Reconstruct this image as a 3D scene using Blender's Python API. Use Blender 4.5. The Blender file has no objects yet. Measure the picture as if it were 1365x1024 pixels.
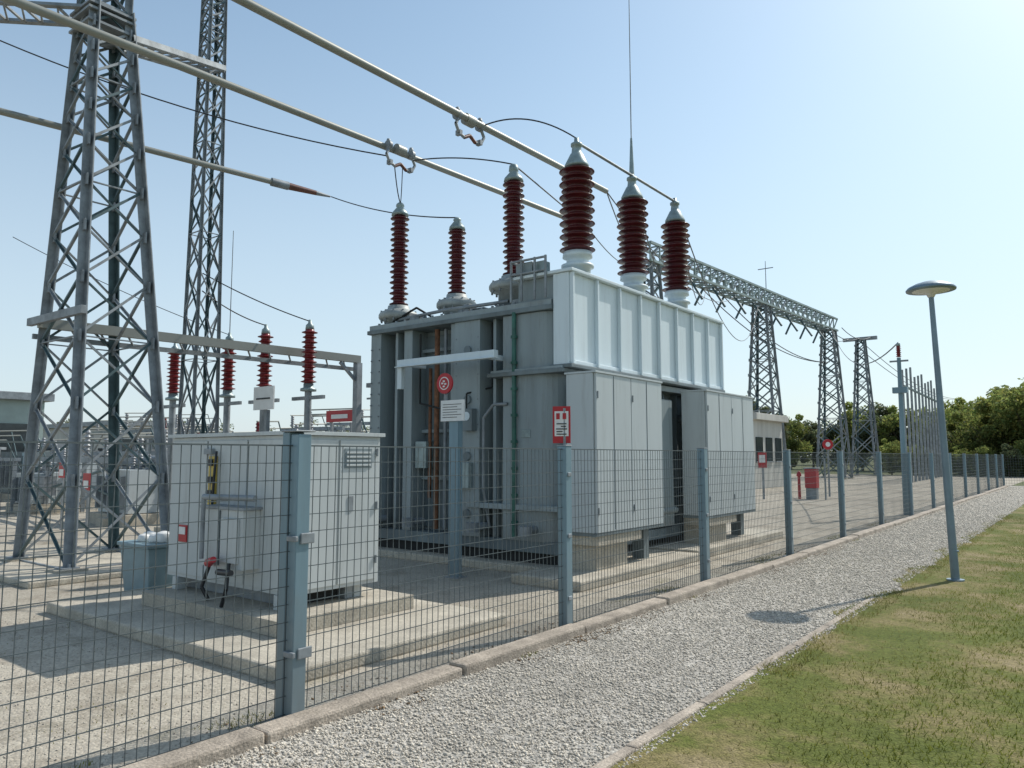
import bpy, math, random
import numpy as np
from mathutils import Vector
random.seed(7); rng=np.random.default_rng(7)
S=bpy.context.scene
# ------------------------------------------------------------------ materials
def mat(name,col,rough=0.6,metal=0.0,var=0.18,scale=3.0,bump=0.0,bscale=40.0,streak=False,col2=None,attr=False,speck=0.0,grime=0.0,foot=0.0):
    m=bpy.data.materials.new(name); m.use_nodes=True
    nt=m.node_tree; N=nt.nodes; L=nt.links
    b=N['Principled BSDF']; b.inputs['Roughness'].default_value=rough; b.inputs['Metallic'].default_value=metal
    tc=N.new('ShaderNodeTexCoord'); mp=N.new('ShaderNodeMapping'); L.new(tc.outputs['Object'],mp.inputs['Vector'])
    if streak: mp.inputs['Scale'].default_value=(1,1,0.12)
    n=N.new('ShaderNodeTexNoise'); n.inputs['Scale'].default_value=scale; n.inputs['Detail'].default_value=8; n.inputs['Roughness'].default_value=.65
    L.new(mp.outputs[0],n.inputs['Vector'])
    r=N.new('ShaderNodeValToRGB'); c=col; d=col2 if col2 else tuple(x*(1-2*var) for x in col)
    u=tuple(min(1,x*(1+var)) for x in col)
    r.color_ramp.elements[0].position=.32; r.color_ramp.elements[0].color=(*d,1)
    r.color_ramp.elements[1].position=.68; r.color_ramp.elements[1].color=(*u,1)
    L.new(n.outputs['Fac'],r.inputs[0]); out=r.outputs[0]
    if speck>0:
        n2=N.new('ShaderNodeTexNoise'); n2.inputs['Scale'].default_value=scale*23; n2.inputs['Detail'].default_value=4
        L.new(tc.outputs['Object'],n2.inputs['Vector'])
        mr=N.new('ShaderNodeMapRange'); mr.inputs[1].default_value=.3; mr.inputs[2].default_value=.7; mr.inputs[3].default_value=1-speck; mr.inputs[4].default_value=1+speck
        L.new(n2.outputs['Fac'],mr.inputs[0])
        mx=N.new('ShaderNodeVectorMath'); mx.operation='SCALE'; L.new(out,mx.inputs[0]); L.new(mr.outputs[0],mx.inputs['Scale']); out=mx.outputs[0]
    if grime>0:
        g=N.new('ShaderNodeTexNoise'); g.inputs['Scale'].default_value=5; g.inputs['Detail'].default_value=9; g.inputs['Roughness'].default_value=.75
        mp2=N.new('ShaderNodeMapping'); mp2.inputs['Scale'].default_value=(1.6,1.6,.16); L.new(tc.outputs['Object'],mp2.inputs['Vector']); L.new(mp2.outputs[0],g.inputs['Vector'])
        m1=N.new('ShaderNodeMapRange'); m1.inputs[1].default_value=.53; m1.inputs[2].default_value=.72; m1.inputs[3].default_value=0; m1.inputs[4].default_value=grime
        L.new(g.outputs['Fac'],m1.inputs[0])
        mm=N.new('ShaderNodeMix'); mm.data_type='RGBA'; L.new(m1.outputs[0],mm.inputs[0]); L.new(out,mm.inputs[6]); mm.inputs[7].default_value=(.13,.105,.08,1); out=mm.outputs[2]
    if foot>0:   # splashed dirt on the lowest part
        sx=N.new('ShaderNodeSeparateXYZ'); L.new(tc.outputs['Object'],sx.inputs[0])
        g=N.new('ShaderNodeTexNoise'); g.inputs['Scale'].default_value=7; g.inputs['Detail'].default_value=8; L.new(tc.outputs['Object'],g.inputs['Vector'])
        ad=N.new('ShaderNodeMath'); ad.operation='MULTIPLY_ADD'; ad.inputs[1].default_value=-.9; L.new(g.outputs['Fac'],ad.inputs[0]); L.new(sx.outputs[2],ad.inputs[2])
        m1=N.new('ShaderNodeMapRange'); m1.inputs[1].default_value=-.3; m1.inputs[2].default_value=.55; m1.inputs[3].default_value=foot; m1.inputs[4].default_value=0
        L.new(ad.outputs[0],m1.inputs[0])
        mm=N.new('ShaderNodeMix'); mm.data_type='RGBA'; L.new(m1.outputs[0],mm.inputs[0]); L.new(out,mm.inputs[6]); mm.inputs[7].default_value=(.20,.17,.13,1); out=mm.outputs[2]
    if attr:
        a=N.new('ShaderNodeAttribute'); a.attribute_name='Col'
        mx=N.new('ShaderNodeVectorMath'); mx.operation='MULTIPLY'; L.new(out,mx.inputs[0]); L.new(a.outputs['Color'],mx.inputs[1]); out=mx.outputs[0]
    L.new(out,b.inputs['Base Color'])
    if bump>0:
        n3=N.new('ShaderNodeTexNoise'); n3.inputs['Scale'].default_value=bscale; n3.inputs['Detail'].default_value=5
        L.new(tc.outputs['Object'],n3.inputs['Vector'])
        bp=N.new('ShaderNodeBump'); bp.inputs['Strength'].default_value=bump; bp.inputs['Distance'].default_value=.02
        L.new(n3.outputs['Fac'],bp.inputs['Height']); L.new(bp.outputs[0],b.inputs['Normal'])
    return m
M={}
M['tank']=mat('tank_paint',(.285,.335,.345),.5,0,.12,1.3,.05,6,streak=True,grime=.45,foot=.5)
M['tankd']=mat('tank_paint_dark',(.16,.195,.205),.6,0,.2,1.5,streak=True,grime=.4)
M['white']=mat('white_paint',(.66,.74,.77),.45,0,.05,1.2,streak=True,grime=.16)
M['cab']=mat('cabinet_paint',(.49,.52,.515),.45,0,.05,1.4,.03,5,streak=True,grime=.28)
M['rad']=mat('radiator_paint',(.48,.52,.525),.45,0,.05,1.2,.03,5,streak=True,grime=.25)
M['galv']=mat('galvanised_steel',(.27,.295,.31),.55,.2,.2,4,.05,30)
M['galvd']=mat('steel_dark',(.08,.13,.14),.5,.2,.2,4)
M['truss']=mat('truss_steel',(.27,.34,.33),.55,.2,.2,1)
M['post']=mat('fence_post_paint',(.19,.285,.335),.45,.2,.12,3,streak=True,grime=.2,foot=.3)
M['wire']=mat('fence_wire',(.085,.105,.11),.55,.1,.1,3)
M['conc']=mat('concrete',(.47,.425,.345),.9,0,.15,2.2,.4,50,speck=.22,grime=.25)
M['conc2']=mat('concrete_kerb',(.40,.34,.275),.9,0,.22,3,.5,60,speck=.28,grime=.35)
M['red']=mat('porcelain_red',(.095,.014,.018),.28,0,.15,6)
M['redb']=mat('porcelain_red_bright',(.20,.02,.022),.3,0,.15,6)
M['grey']=mat('porcelain_grey',(.30,.31,.32),.35,0,.15,6)
M['cap']=mat('cap_metal',(.30,.37,.37),.45,.3,.15,8)
M['capl']=mat('turret_paint',(.36,.39,.38),.55,.1,.15,5,grime=.45)
M['pipe']=mat('aluminium_tube',(.28,.285,.255),.5,.2,.05,1.2)
M['black']=mat('cable_black',(.02,.022,.025),.5,0,.1,5)
M['cable']=mat('cable_grey',(.08,.085,.09),.5,.3,.1,5)
M['brown']=mat('brown_ceramic',(.15,.055,.035),.4,0,.2,8)
M['rust']=mat('rust',(.22,.10,.05),.8,0,.3,8)
M['green']=mat('green_pipe_paint',(.03,.13,.10),.4,0,.2,6)
M['teal']=mat('teal_panel',(.33,.40,.37),.7,0,.1,1)
M['signred']=mat('sign_red',(.42,.012,.02),.4,0,.05,5)
M['signwhite']=mat('sign_white',(.72,.72,.70),.4,0,.04,5)
M['yellow']=mat('sign_yellow',(.50,.36,.06),.5,0,.1,6)
M['dark']=mat('dark_interior',(.02,.022,.022),.8)
M['bin']=mat('blue_grey_plastic',(.20,.29,.32),.5,0,.1,3)
M['wall']=mat('render_wall',(.48,.47,.43),.8,0,.1,1.5,streak=True,grime=.2)
M['glass']=mat('window_glass',(.03,.04,.045),.12)
M['bark']=mat('bark',(.09,.07,.05),.9,0,.3,6,.6,30)
M['lamp']=mat('lamp_steel',(.20,.265,.31),.4,.3,.1,3)
def leafmat(name,col,tf=.3):
    m=mat(name,col,.75,0,.25,.35,attr=True); nt=m.node_tree; b=nt.nodes['Principled BSDF']; b.inputs['Specular IOR Level'].default_value=.2
    tr=nt.nodes.new('ShaderNodeBsdfTranslucent'); ms=nt.nodes.new('ShaderNodeMixShader'); ms.inputs[0].default_value=tf
    src=b.inputs['Base Color'].links[0].from_socket; nt.links.new(src,tr.inputs[0])
    o=nt.nodes['Material Output']; nt.links.new(b.outputs[0],ms.inputs[1]); nt.links.new(tr.outputs[0],ms.inputs[2]); nt.links.new(ms.outputs[0],o.inputs[0]); return m
M['leaf']=leafmat('foliage',(.22,.27,.09),.55); M['leaf2']=leafmat('foliage_dark',(.17,.21,.12),.5)
M['grassb']=leafmat('grass_blades',(.155,.185,.030),.4)
M['stone']=mat('gravel_stone',(.60,.56,.50),.9,0,.12,8,attr=True)
# ------------------------------------------------------------------ mesh builder
class MB:
    def __init__(s,mats): s.v=[];s.f=[];s.m=[];s.s=[];s.mats=mats
    def add(s,vs,fs,mi,sm=False):
        o=len(s.v); s.v+= [tuple(v) for v in vs]
        i=s.mats.index(mi)
        for f in fs: s.f.append([o+k for k in f]); s.m.append(i); s.s.append(sm)
    def box(s,x0,x1,y0,y1,z0,z1,mi):
        vs=[(x,y,z) for z in(z0,z1) for x,y in((x0,y0),(x1,y0),(x1,y1),(x0,y1))]
        s.add(vs,[(3,2,1,0),(4,5,6,7),(0,1,5,4),(1,2,6,5),(2,3,7,6),(3,0,4,7)],mi)
    def beam(s,p,q,w,h,mi):
        p=Vector(p);q=Vector(q);d=(q-p).normalized(); up=Vector((0,0,1)) if abs(d.z)<.95 else Vector((1,0,0))
        a=d.cross(up).normalized(); b=a.cross(d).normalized(); a*=w/2;b*=h/2
        vs=[e+k for e in(p,q) for k in(-a-b,a-b,a+b,-a+b)]
        s.add(vs,[(0,1,2,3),(7,6,5,4),(0,4,5,1),(1,5,6,2),(2,6,7,3),(3,7,4,0)],mi)
    def angle(s,p,q,w,mi,t=.012):
        p=Vector(p);q=Vector(q);d=(q-p).normalized(); up=Vector((0,0,1)) if abs(d.z)<.95 else Vector((1,0,0))
        a=d.cross(up).normalized(); b=a.cross(d).normalized()
        s.beam(p,q,w,t,mi); s.beam(p+a*w/2+b*w/2,q+a*w/2+b*w/2,t,w,mi)
    def cyl(s,p,q,r1,r2,mi,seg=12,cap=True):
        p=Vector(p);q=Vector(q);d=(q-p).normalized(); up=Vector((0,0,1)) if abs(d.z)<.95 else Vector((1,0,0))
        a=d.cross(up).normalized(); b=a.cross(d).normalized(); vs=[]
        for e,r in((p,r1),(q,r2)):
            for k in range(seg):
                t=2*math.pi*k/seg; vs.append(e+(a*math.cos(t)+b*math.sin(t))*r)
        fs=[(k,(k+1)%seg,seg+(k+1)%seg,seg+k) for k in range(seg)]
        s.add(vs,fs,mi,True)
        if cap: s.add(vs,[tuple(range(seg))[::-1],tuple(range(seg,2*seg))],mi)
    def lathe(s,x,y,prof,mi,seg=24,lean=(0,0)):
        vs=[];z0=prof[0][1]
        for r,z in prof:
            for k in range(seg):
                t=2*math.pi*k/seg; vs.append((x+lean[0]*(z-z0)+r*math.cos(t),y+lean[1]*(z-z0)+r*math.sin(t),z))
        n=len(prof); fs=[(i*seg+k,i*seg+(k+1)%seg,(i+1)*seg+(k+1)%seg,(i+1)*seg+k) for i in range(n-1) for k in range(seg)]
        fs+= [tuple(range(seg))[::-1],tuple(range((n-1)*seg,n*seg))]
        s.add(vs,fs,mi,True)
    def tube(s,pts,r,mi,seg=6):
        for a,b in zip(pts[:-1],pts[1:]): s.cyl(a,b,r,r,mi,seg,False)
    def obj(s,name,bevel=0,parent=None):
        me=bpy.data.meshes.new(name); me.from_pydata(s.v,[],s.f)
        for k in s.mats: me.materials.append(M[k])
        me.polygons.foreach_set('material_index',s.m); me.polygons.foreach_set('use_smooth',s.s); me.update()
        o=bpy.data.objects.new(name,me); S.collection.objects.link(o)
        if bevel:
            b=o.modifiers.new('Bevel','BEVEL'); b.width=bevel; b.segments=2; b.limit_method='ANGLE'; b.angle_limit=math.radians(50)
        if parent: o.parent=parent
        return o
def empty(name):
    o=bpy.data.objects.new(name,None); S.collection.objects.link(o); return o
def sag(p,q,s,n=16):
    p=Vector(p);q=Vector(q); return [p.lerp(q,i/n)-Vector((0,0,s*4*(i/n)*(1-i/n))) for i in range(n+1)]
def npmesh(name,V,F,mi,colors=None,smooth=False):
    me=bpy.data.meshes.new(name); k=F.shape[1]
    me.vertices.add(len(V)); me.vertices.foreach_set('co',V.astype(np.float32).ravel())
    me.loops.add(F.size); me.loops.foreach_set('vertex_index',F.astype(np.int32).ravel())
    me.polygons.add(len(F)); me.polygons.foreach_set('loop_start',np.arange(0,F.size,k,dtype=np.int32)); me.polygons.foreach_set('loop_total',np.full(len(F),k,dtype=np.int32))
    me.update(calc_edges=True)
    if colors is not None:
        a=me.color_attributes.new('Col','FLOAT_COLOR','POINT'); a.data.foreach_set('color',np.c_[colors,np.ones(len(V))].astype(np.float32).ravel())
    me.materials.append(M[mi]); me.validate()
    return me
def link(name,me):
    o=bpy.data.objects.new(name,me); S.collection.objects.link(o); return o
# ------------------------------------------------------------------ ground sheets
def groundmat(name,stops,scale,fine,bump,lo=.7,hi=1.25,dist=.015,stain=None):
    m=bpy.data.materials.new(name); m.use_nodes=True; nt=m.node_tree;N=nt.nodes;L=nt.links;b=N['Principled BSDF'];b.inputs['Roughness'].default_value=.95; b.inputs['Specular IOR Level'].default_value=.2
    tc=N.new('ShaderNodeTexCoord'); n=N.new('ShaderNodeTexNoise'); n.inputs['Scale'].default_value=scale;n.inputs['Detail'].default_value=9;n.inputs['Roughness'].default_value=.7
    L.new(tc.outputs['Object'],n.inputs['Vector']); r=N.new('ShaderNodeValToRGB'); e=r.color_ramp.elements
    e[0].position=stops[0][0];e[0].color=(*stops[0][1],1);e[1].position=stops[-1][0];e[1].color=(*stops[-1][1],1)
    for p,c in stops[1:-1]: k=e.new(p);k.color=(*c,1)
    L.new(n.outputs['Fac'],r.inputs[0])
    v=N.new('ShaderNodeTexVoronoi'); v.inputs['Scale'].default_value=fine; L.new(tc.outputs['Object'],v.inputs['Vector'])
    sep=N.new('ShaderNodeSeparateColor'); L.new(v.outputs['Color'],sep.inputs[0])
    mr=N.new('ShaderNodeMapRange'); mr.inputs[3].default_value=lo;mr.inputs[4].default_value=hi; L.new(sep.outputs[0],mr.inputs[0])
    mx=N.new('ShaderNodeVectorMath');mx.operation='SCALE';L.new(r.outputs[0],mx.inputs[0]);L.new(mr.outputs[0],mx.inputs['Scale'])
    n2=N.new('ShaderNodeTexNoise'); n2.inputs['Scale'].default_value=scale*.25;n2.inputs['Detail'].default_value=4; L.new(tc.outputs['Object'],n2.inputs['Vector'])
    mr2=N.new('ShaderNodeMapRange'); mr2.inputs[1].default_value=.3;mr2.inputs[2].default_value=.7;mr2.inputs[3].default_value=.82;mr2.inputs[4].default_value=1.15; L.new(n2.outputs['Fac'],mr2.inputs[0])
    mx2=N.new('ShaderNodeVectorMath');mx2.operation='SCALE';L.new(mx.outputs[0],mx2.inputs[0]);L.new(mr2.outputs[0],mx2.inputs['Scale']); out=mx2.outputs[0]
    if stain:
        n4=N.new('ShaderNodeTexNoise'); n4.inputs['Scale'].default_value=2.3;n4.inputs['Detail'].default_value=12;n4.inputs['Roughness'].default_value=.8; n4.inputs['Distortion'].default_value=.6; L.new(tc.outputs['Object'],n4.inputs['Vector'])
        m4=N.new('ShaderNodeMapRange'); m4.inputs[1].default_value=.54;m4.inputs[2].default_value=.66;m4.inputs[3].default_value=0;m4.inputs[4].default_value=.75; L.new(n4.outputs['Fac'],m4.inputs[0])
        mm=N.new('ShaderNodeMix'); mm.data_type='RGBA'; L.new(m4.outputs[0],mm.inputs[0]); L.new(out,mm.inputs[6]); mm.inputs[7].default_value=(*stain,1); out=mm.outputs[2]
    L.new(out,b.inputs['Base Color'])
    bp=N.new('ShaderNodeBump');bp.inputs['Strength'].default_value=bump;bp.inputs['Distance'].default_value=dist;bp.invert=True
    L.new(v.outputs['Distance'],bp.inputs['Height']);L.new(bp.outputs[0],b.inputs['Normal']); return m
M['g_yard']=groundmat('yard_ground',[(.3,(.24,.21,.16)),(.42,(.35,.31,.25)),(.5,(.42,.38,.31)),(.58,(.38,.34,.28)),(.64,(.32,.29,.23)),(.75,(.25,.23,.165))],.9,55,.5,.8,1.18,.012,stain=(.21,.185,.14))
M['g_path']=groundmat('gravel_path_ground',[(.3,(.38,.355,.31)),(.7,(.52,.485,.43))],1.2,40,.9,.55,1.2)
M['g_lawn']=groundmat('lawn_ground',[(.3,(.085,.11,.02)),(.46,(.12,.135,.03)),(.56,(.20,.17,.07)),(.70,(.30,.235,.14))],.9,60,.5)
M['g_field']=groundmat('field',[(.3,(.09,.12,.04)),(.7,(.17,.16,.09))],.05,3,.3)
def sheet(name,x0,x1,y0,y1,z,mi):
    b=MB([mi]); b.add([(x0,y0,z),(x1,y0,z),(x1,y1,z),(x0,y1,z)],[(0,1,2,3)],mi); return b.obj(name)
sheet('ground',-900,900,-900,900,0,'g_field')
sheet('yard_gravel',-70,-4.0,-30,75,.004,'g_yard')
sheet('gravel_path',-4.3,-2.0,-20,52,.008,'g_path')
def edge(y):
    k=np.clip((y-5.5)/4,0,1); return -2.19+k*(.10*np.sin(y*1.9)+.07*np.sin(y*4.7+1)+.04*np.sin(y*11.3)-.04)
ys=np.arange(-20,75,.12); vs=[(float(edge(y)),float(y),.012) for y in ys]+[(60.,float(y),.012) for y in ys]; n=len(ys)
b=MB(['g_lawn']); b.add(vs,[(k,n+k,n+k+1,k+1) for k in range(n-1)],'g_lawn'); b.obj('lawn')
def vis(x,y,q1=.95,q0=-.95):
    f=-.613*x+.79*y; l=.79*x+.613*y; q=l/np.maximum(f,.01); return (f>2.8)&(q<q1)&(q>q0)
def stones(name,n,x0,x1,y0,y1,z,r0,r1,c0,c1,p=1.6,warm=(1,.97,.92),grow=0,flat=.65,clump=False):
    y=y0+(y1-y0)*rng.random(n)**p; x=x0+(x1-x0)*rng.random(n)
    k=vis(x,y)
    if clump: k&=(np.sin(y*2.3)+np.sin(y*5.1+1)+np.sin(y*.9+2))>rng.random(n)*2.4-.6
    x=x[k];y=y[k];n=len(x)
    base=np.array([(1,0,0),(0,1,0),(-1,0,0),(0,-1,0),(0,0,1),(0,0,-1)],float)
    F0=np.array([(0,1,4),(1,2,4),(2,3,4),(3,0,4),(1,0,5),(2,1,5),(3,2,5),(0,3,5)])
    r=(r0+(r1-r0)*rng.random(n)**2.2)*(1+grow*np.clip(y-6,0,30))
    V=base[None]*(r[:,None]*(1+.6*(rng.random((n,6))-.5)))[:,:,None]
    a=rng.random(n)*6.28; ca,sa=np.cos(a),np.sin(a)
    X=V[...,0]*ca[:,None]-V[...,1]*sa[:,None]*.75; Y=V[...,0]*sa[:,None]+V[...,1]*ca[:,None]*.75; Z=V[...,2]*flat
    tx=(rng.random(n)-.5)[:,None]; Z=Z+X*tx
    V=np.stack([X+x[:,None],Y+y[:,None],Z+z+r[:,None]*.2],-1).reshape(-1,3)
    F=(F0[None]+(np.arange(n)*6)[:,None,None]).reshape(-1,3)
    c=c0+(c1-c0)*rng.random(n); C=np.repeat(c[:,None]*np.array(warm)[None],6,0)
    return link(name,npmesh(name,V,F,'stone',C))
stones('gravel_stones',125000,-3.98,-2.12,.8,50,.009,.005,.016,.58,1.3,2.3,warm=(1,.965,.90),grow=.05)
stones('loose_stones',14000,-9,-4.2,1.0,14,.005,.003,.011,.45,.95,1.3)
stones('leaf_litter',2800,-3.98,-3.76,1.5,16,.012,.006,.02,.5,1.0,1.2,warm=(.42,.29,.17),flat=.25,clump=True)
stones('leaf_litter',2200,-4.5,-4.14,1.5,16,.008,.006,.018,.5,1.0,1.2,warm=(.40,.28,.17),flat=.25,clump=True)
def grass(name,n,x0,x1,y0,y1,h0,h1,w,p=1.5,thin=.72,weed=None):
    y=y0+(y1-y0)*rng.random(n)**p; x=x0+(x1-x0)*rng.random(n)
    pn=np.sin(x*2.1+1.3*np.sin(y*1.4))+np.sin(y*1.7+x*.8+2)+.6*np.sin(x*5.3+y*4.1)+.5*np.sin(x*9.1-y*7.3)
    dry=np.clip((pn-.0)/2.1,0,1); ed=np.clip(1-(x+2.3)/1.3,0,1); dry=np.clip(dry*.8+ed*.8,0,1)
    if weed is not None: k=vis(x,y)&(pn>weed)
    else: k=vis(x,y,.9,-.4)&(rng.random(n)>dry*thin)&(x>edge(y)-.02)
    x=x[k];y=y[k];dry=dry[k];n=len(x)
    if weed is not None: dry=dry*.5
    h=(h0+(h1-h0)*rng.random(n)**1.5)*(1-.45*dry); a=rng.random(n)*6.28; le=h*(.3+.8*rng.random(n)); b=rng.random(n)*6.28
    dx,dy=np.cos(a)*w,np.sin(a)*w; z=np.full(n,.008)
    V=np.stack([np.stack([x-dx,y-dy,z],-1),np.stack([x+dx,y+dy,z],-1),np.stack([x+np.cos(b)*le,y+np.sin(b)*le,z+h],-1)],1).reshape(-1,3)
    F=np.arange(3*n).reshape(-1,3); t=rng.random(n)
    g=np.stack([.75+.7*t,.8+.5*t,.6+.5*t],-1); d=np.array([2.0,1.4,3.4])[None]*(.65+.5*t)[:,None]
    mixf=(dry*.9*(rng.random(n)>.2))[:,None]; C=g*(1-mixf)+d*mixf
    return link(name,npmesh(name,V,F,'grassb',np.repeat(C,3,0)))
grass('lawn_grass',270000,-2.4,12,1.5,26,.02,.05,.004)
grass('tall_grass_tufts',6000,-2.35,-1.95,6,26,.03,.09,.004,1.2,.2)
grass('yard_weeds',9000,-4.55,-4.2,1.5,22,.01,.045,.004,1.2,weed=.9)
grass('yard_weeds',12000,-14,-4.5,1.5,12,.01,.03,.004,1.0,weed=1.7)
grass('kerb_weeds',2500,-3.96,-3.9,1.5,22,.015,.05,.004,1.2,weed=1.0)
# ------------------------------------------------------------------ kerb / edging
b=MB(['conc2']); y=-6.0
while y<50:
    L_=1.75; j=random.uniform(-.014,.014); zt=.085+random.uniform(-.012,.012)
    b.box(-4.13+j,-3.95+j,y+.006,y+L_-.006,-.05,zt,'conc2'); y+=L_
b.obj('concrete_kerb',.02)
b=MB(['conc2']); y=0
while y<9.5:
    j=random.uniform(-.01,.01); b.box(-2.27+j,-2.2+j,y+.005,y+.99,-.05,.035-.002*y,'conc2'); y+=1
b.obj('path_edging',.01)
# ------------------------------------------------------------------ fence
fence=empty('wire_mesh_fence')
FX=-4.2; PY=[-3.4,-.2,3.09,6.27,9.6,13.1,16.5,20.0,23.7,27.4,31.2,35,39,43,47,50.5]
b=MB(['post','galv'])
for i,y in enumerate(PY):
    w=.075 if i==2 else .052; h=1.86 if i==2 else 1.8
    if i==2:
        b.box(FX-.09,FX-.015,y-.06,y+.06,0,h,'post'); b.box(FX-.012,FX+.07,y-.05,y+.055,0,h-.015,'post')
        for z in(.42,1.15): b.box(FX-.0,FX+.1,y-.075,y-.051,z,z+.035,'galv'); b.box(FX+.072,FX+.085,y-.02,y+.09,z-.02,z+.05,'galv')
    else:
        b.box(FX-w,FX+w,y-w,y+w,0,h,'post')
        for z in(.3,.9,1.5): b.box(FX+w,FX+w+.012,y-.03,y+.03,z,z+.04,'galv')
    b.box(FX-.1,FX+.062,y-.1,y+.1,.004,.016,'galv'); b.box(FX-w-.006,FX+w+.006,y-w-.006,y+w+.006,h,h+.012,'galv')
for i in range(1,7): b.box(FX+i*2.7-.05,FX+i*2.7+.05,50.45,50.55,0,1.8,'post')
b.obj('posts',.006,fence)
b=MB(['wire'])
def wire(p,q,r): b.beam(p,q,2*r,2*r,'wire')
for a,c in zip(PY[:-1],PY[1:]):
    far=a>22; dv=.062 if not far else .12
    n=int((c-a)/dv)
    for k in range(1,n):
        yy=a+k*(c-a)/n; bow=.006*math.sin(k*.37+a)
        wire((FX+bow,yy,.05),(FX-bow,yy+random.uniform(-.004,.004),1.77),.0021 if not far else .003)
    z=.06
    while z<1.77:
        wire((FX+.006,a,z),(FX+.006,c,z+random.uniform(-.004,.004)),.0025 if not far else .003); z+=.114
    wire((FX+.006,a,1.77),(FX+.006,c,1.77),.005); 
for k in range(1,130): wire((FX+k*.125,50.5,.05),(FX+k*.125,50.5,1.75),.004)
for k in range(12): wire((FX,50.5,.06+k*.15),(FX+16.2,50.5,.06+k*.15),.004)
b.obj('mesh_panels',0,fence)
b=MB(['wire','post'])
for i in range(24):
    y=-2+i*2.6; b.box(-24.05,-23.95,y-.04,y+.04,0,1.8,'post')
for k in range(260): wire((-24,-2+k*.23,.05),(-24,-2+k*.23,1.7),.005)
for k in range(9): wire((-24,-2,.1+k*.2),(-24,58,.1+k*.2),.005)
b.obj('yard_fence')
# ------------------------------------------------------------------ street lamp
b=MB(['lamp','signwhite','conc','glass'])
lx,ly=-1.62,11.97; tx,ty=lx-.10,ly-.06
b.cyl((lx,ly,0),(tx,ty,3.98),.055,.034,'lamp',16); b.cyl((lx,ly,0),(lx,ly,.03),.11,.11,'lamp',16); b.cyl((lx,ly,.4),(lx,ly,.42),.06,.06,'lamp',16)
b.box(lx-.02,lx+.03,ly-.062,ly-.05,.5,.75,'lamp')
b.lathe(tx,ty,[(.04,3.94),(.06,3.98),(.10,4.0),(.24,4.03),(.255,4.035)],'signwhite',32)
b.lathe(tx,ty,[(.26,4.03),(.315,4.035),(.32,4.055),(.29,4.09),(.2,4.135),(.1,4.165),(.02,4.175)],'lamp',32)
b.obj('street_lamp')
# ------------------------------------------------------------------ insulators
def insul(b,x,y,z0,z1,R,n,mi,seg=24,core=.6,lean=(0,0)):
    p=(z1-z0)/n; pr=[(R*core,z0)]
    for i in range(n):
        z=z0+i*p; k=1 if i%2==0 else .88
        pr+=[(R*core,z+.14*p),(R*.86*k,z+.30*p),(R*k,z+.36*p),(R*k*.98,z+.44*p),(R*core*1.15,z+.66*p),(R*core,z+.82*p)]
    pr.append((R*core,z1)); b.lathe(x,y,pr,mi,seg,lean)
# ------------------------------------------------------------------ transformer
T=empty('power_transformer')
b=MB(['tank','tankd','galv','rust','green','white','dark','conc','cap','yellow','signwhite'])
TX0,TX1,TY0,TY1=-10.25,-6.05,9.06,14.7
b.box(TX0+.12,-6.3,TY0+.42,TY1,.35,3.88,'tank')
b.box(TX0-.05,-6.25,TY0-.06,TY1+.06,3.88,3.95,'tankd')
b.box(TX0-.02,-6.27,TY0-.03,TY1+.03,3.95,4.04,'tank')
b.box(TX0,-6.05,TY0+.02,TY1,.28,.45,'tankd')
b.box(TX0,TX0+.26,TY0,TY0+.42,.45,3.88,'tank')
b.box(-9.72,-9.66,TY0+.1,TY0+.42,.45,3.88,'tank'); b.box(-9.45,-9.25,TY0+.05,TY0+.42,.45,3.88,'tank')
b.box(-9.25,-8.2,TY0+.39,TY0+.419,.5,3.8,'tankd')
b.box(-8.32,-8.22,TY0+.02,TY0+.42,.45,3.88,'tank'); b.box(-8.2,-7.66,TY0-.02,TY0+.42,.45,3.88,'tank')
b.box(-7.5,-7.44,TY0+.12,TY0+.42,.45,3.88,'tank')
pts=[]
for k in range(9):
    t=math.pi/2*k/8; pts.append((-6.55+.40*math.sin(t),TY0+.45-.45*math.cos(t)))
poly=[(-7.3,TY0+.42),(-7.3,TY0+.12),(-7.2,TY0)]+pts+[(-6.15,TY0+.6)]
n=len(poly); vs=[(x,y,.45) for x,y in poly]+[(x,y,3.87) for x,y in poly]
b.add(vs,[(k,(k+1)%n,n+(k+1)%n,n+k) for k in range(n)],'tank')
b.box(-7.45,-6.02,TY0-.10,TY0+.5,2.92,2.98,'tankd'); b.box(-7.4,-6.05,TY0-.07,TY0+.5,2.983,3.02,'tank')
b.box(-7.9,-6.05,TY0-.06,TY0+.3,.9,.98,'tank')
for z in(1.3,2.1,3.5): b.box(-9.66,-8.3,TY0+.3,TY0+.38,z,z+.06,'tank')
b.cyl((-8.75,TY0+.15,.5),(-8.75,TY0+.15,3.85),.045,.045,'rust',10); b.cyl((-8.6,TY0+.2,.5),(-8.6,TY0+.2,3.85),.03,.03,'galv',10)
b.cyl((-8.95,TY0+.2,1.0),(-8.95,TY0+.2,3.2),.03,.03,'rust',10)
b.cyl((-6.95,TY0-.05,.5),(-6.95,TY0-.05,3.9),.035,.035,'green',10)
for z in np.arange(.7,3.9,.4): b.cyl((-6.95,TY0-.05,z),(-6.95,TY0-.05,z+.04),.055,.055,'green',10)
b.tube([(-7.55,TY0+.1,.6),(-7.55,TY0-.05,1.2),(-7.55,TY0-.05,2.3),(-7.35,TY0-.05,2.5),(-7.1,TY0-.02,2.5)],.025,'galv',8)
b.tube([(-9.1,TY0+.1,3.8),(-9.1,TY0+.1,2.6),(-8.4,TY0+.05,2.45),(-8.1,TY0-.06,2.4),(-8.1,TY0-.06,1.6)],.016,'dark',8)
b.tube([(-9.55,TY0+.2,3.8),(-9.55,TY0+.2,.6)],.022,'galv',8); b.tube([(-9.9,TY0+.3,3.8),(-9.9,TY0+.3,.5)],.03,'tankd',8)
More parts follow.
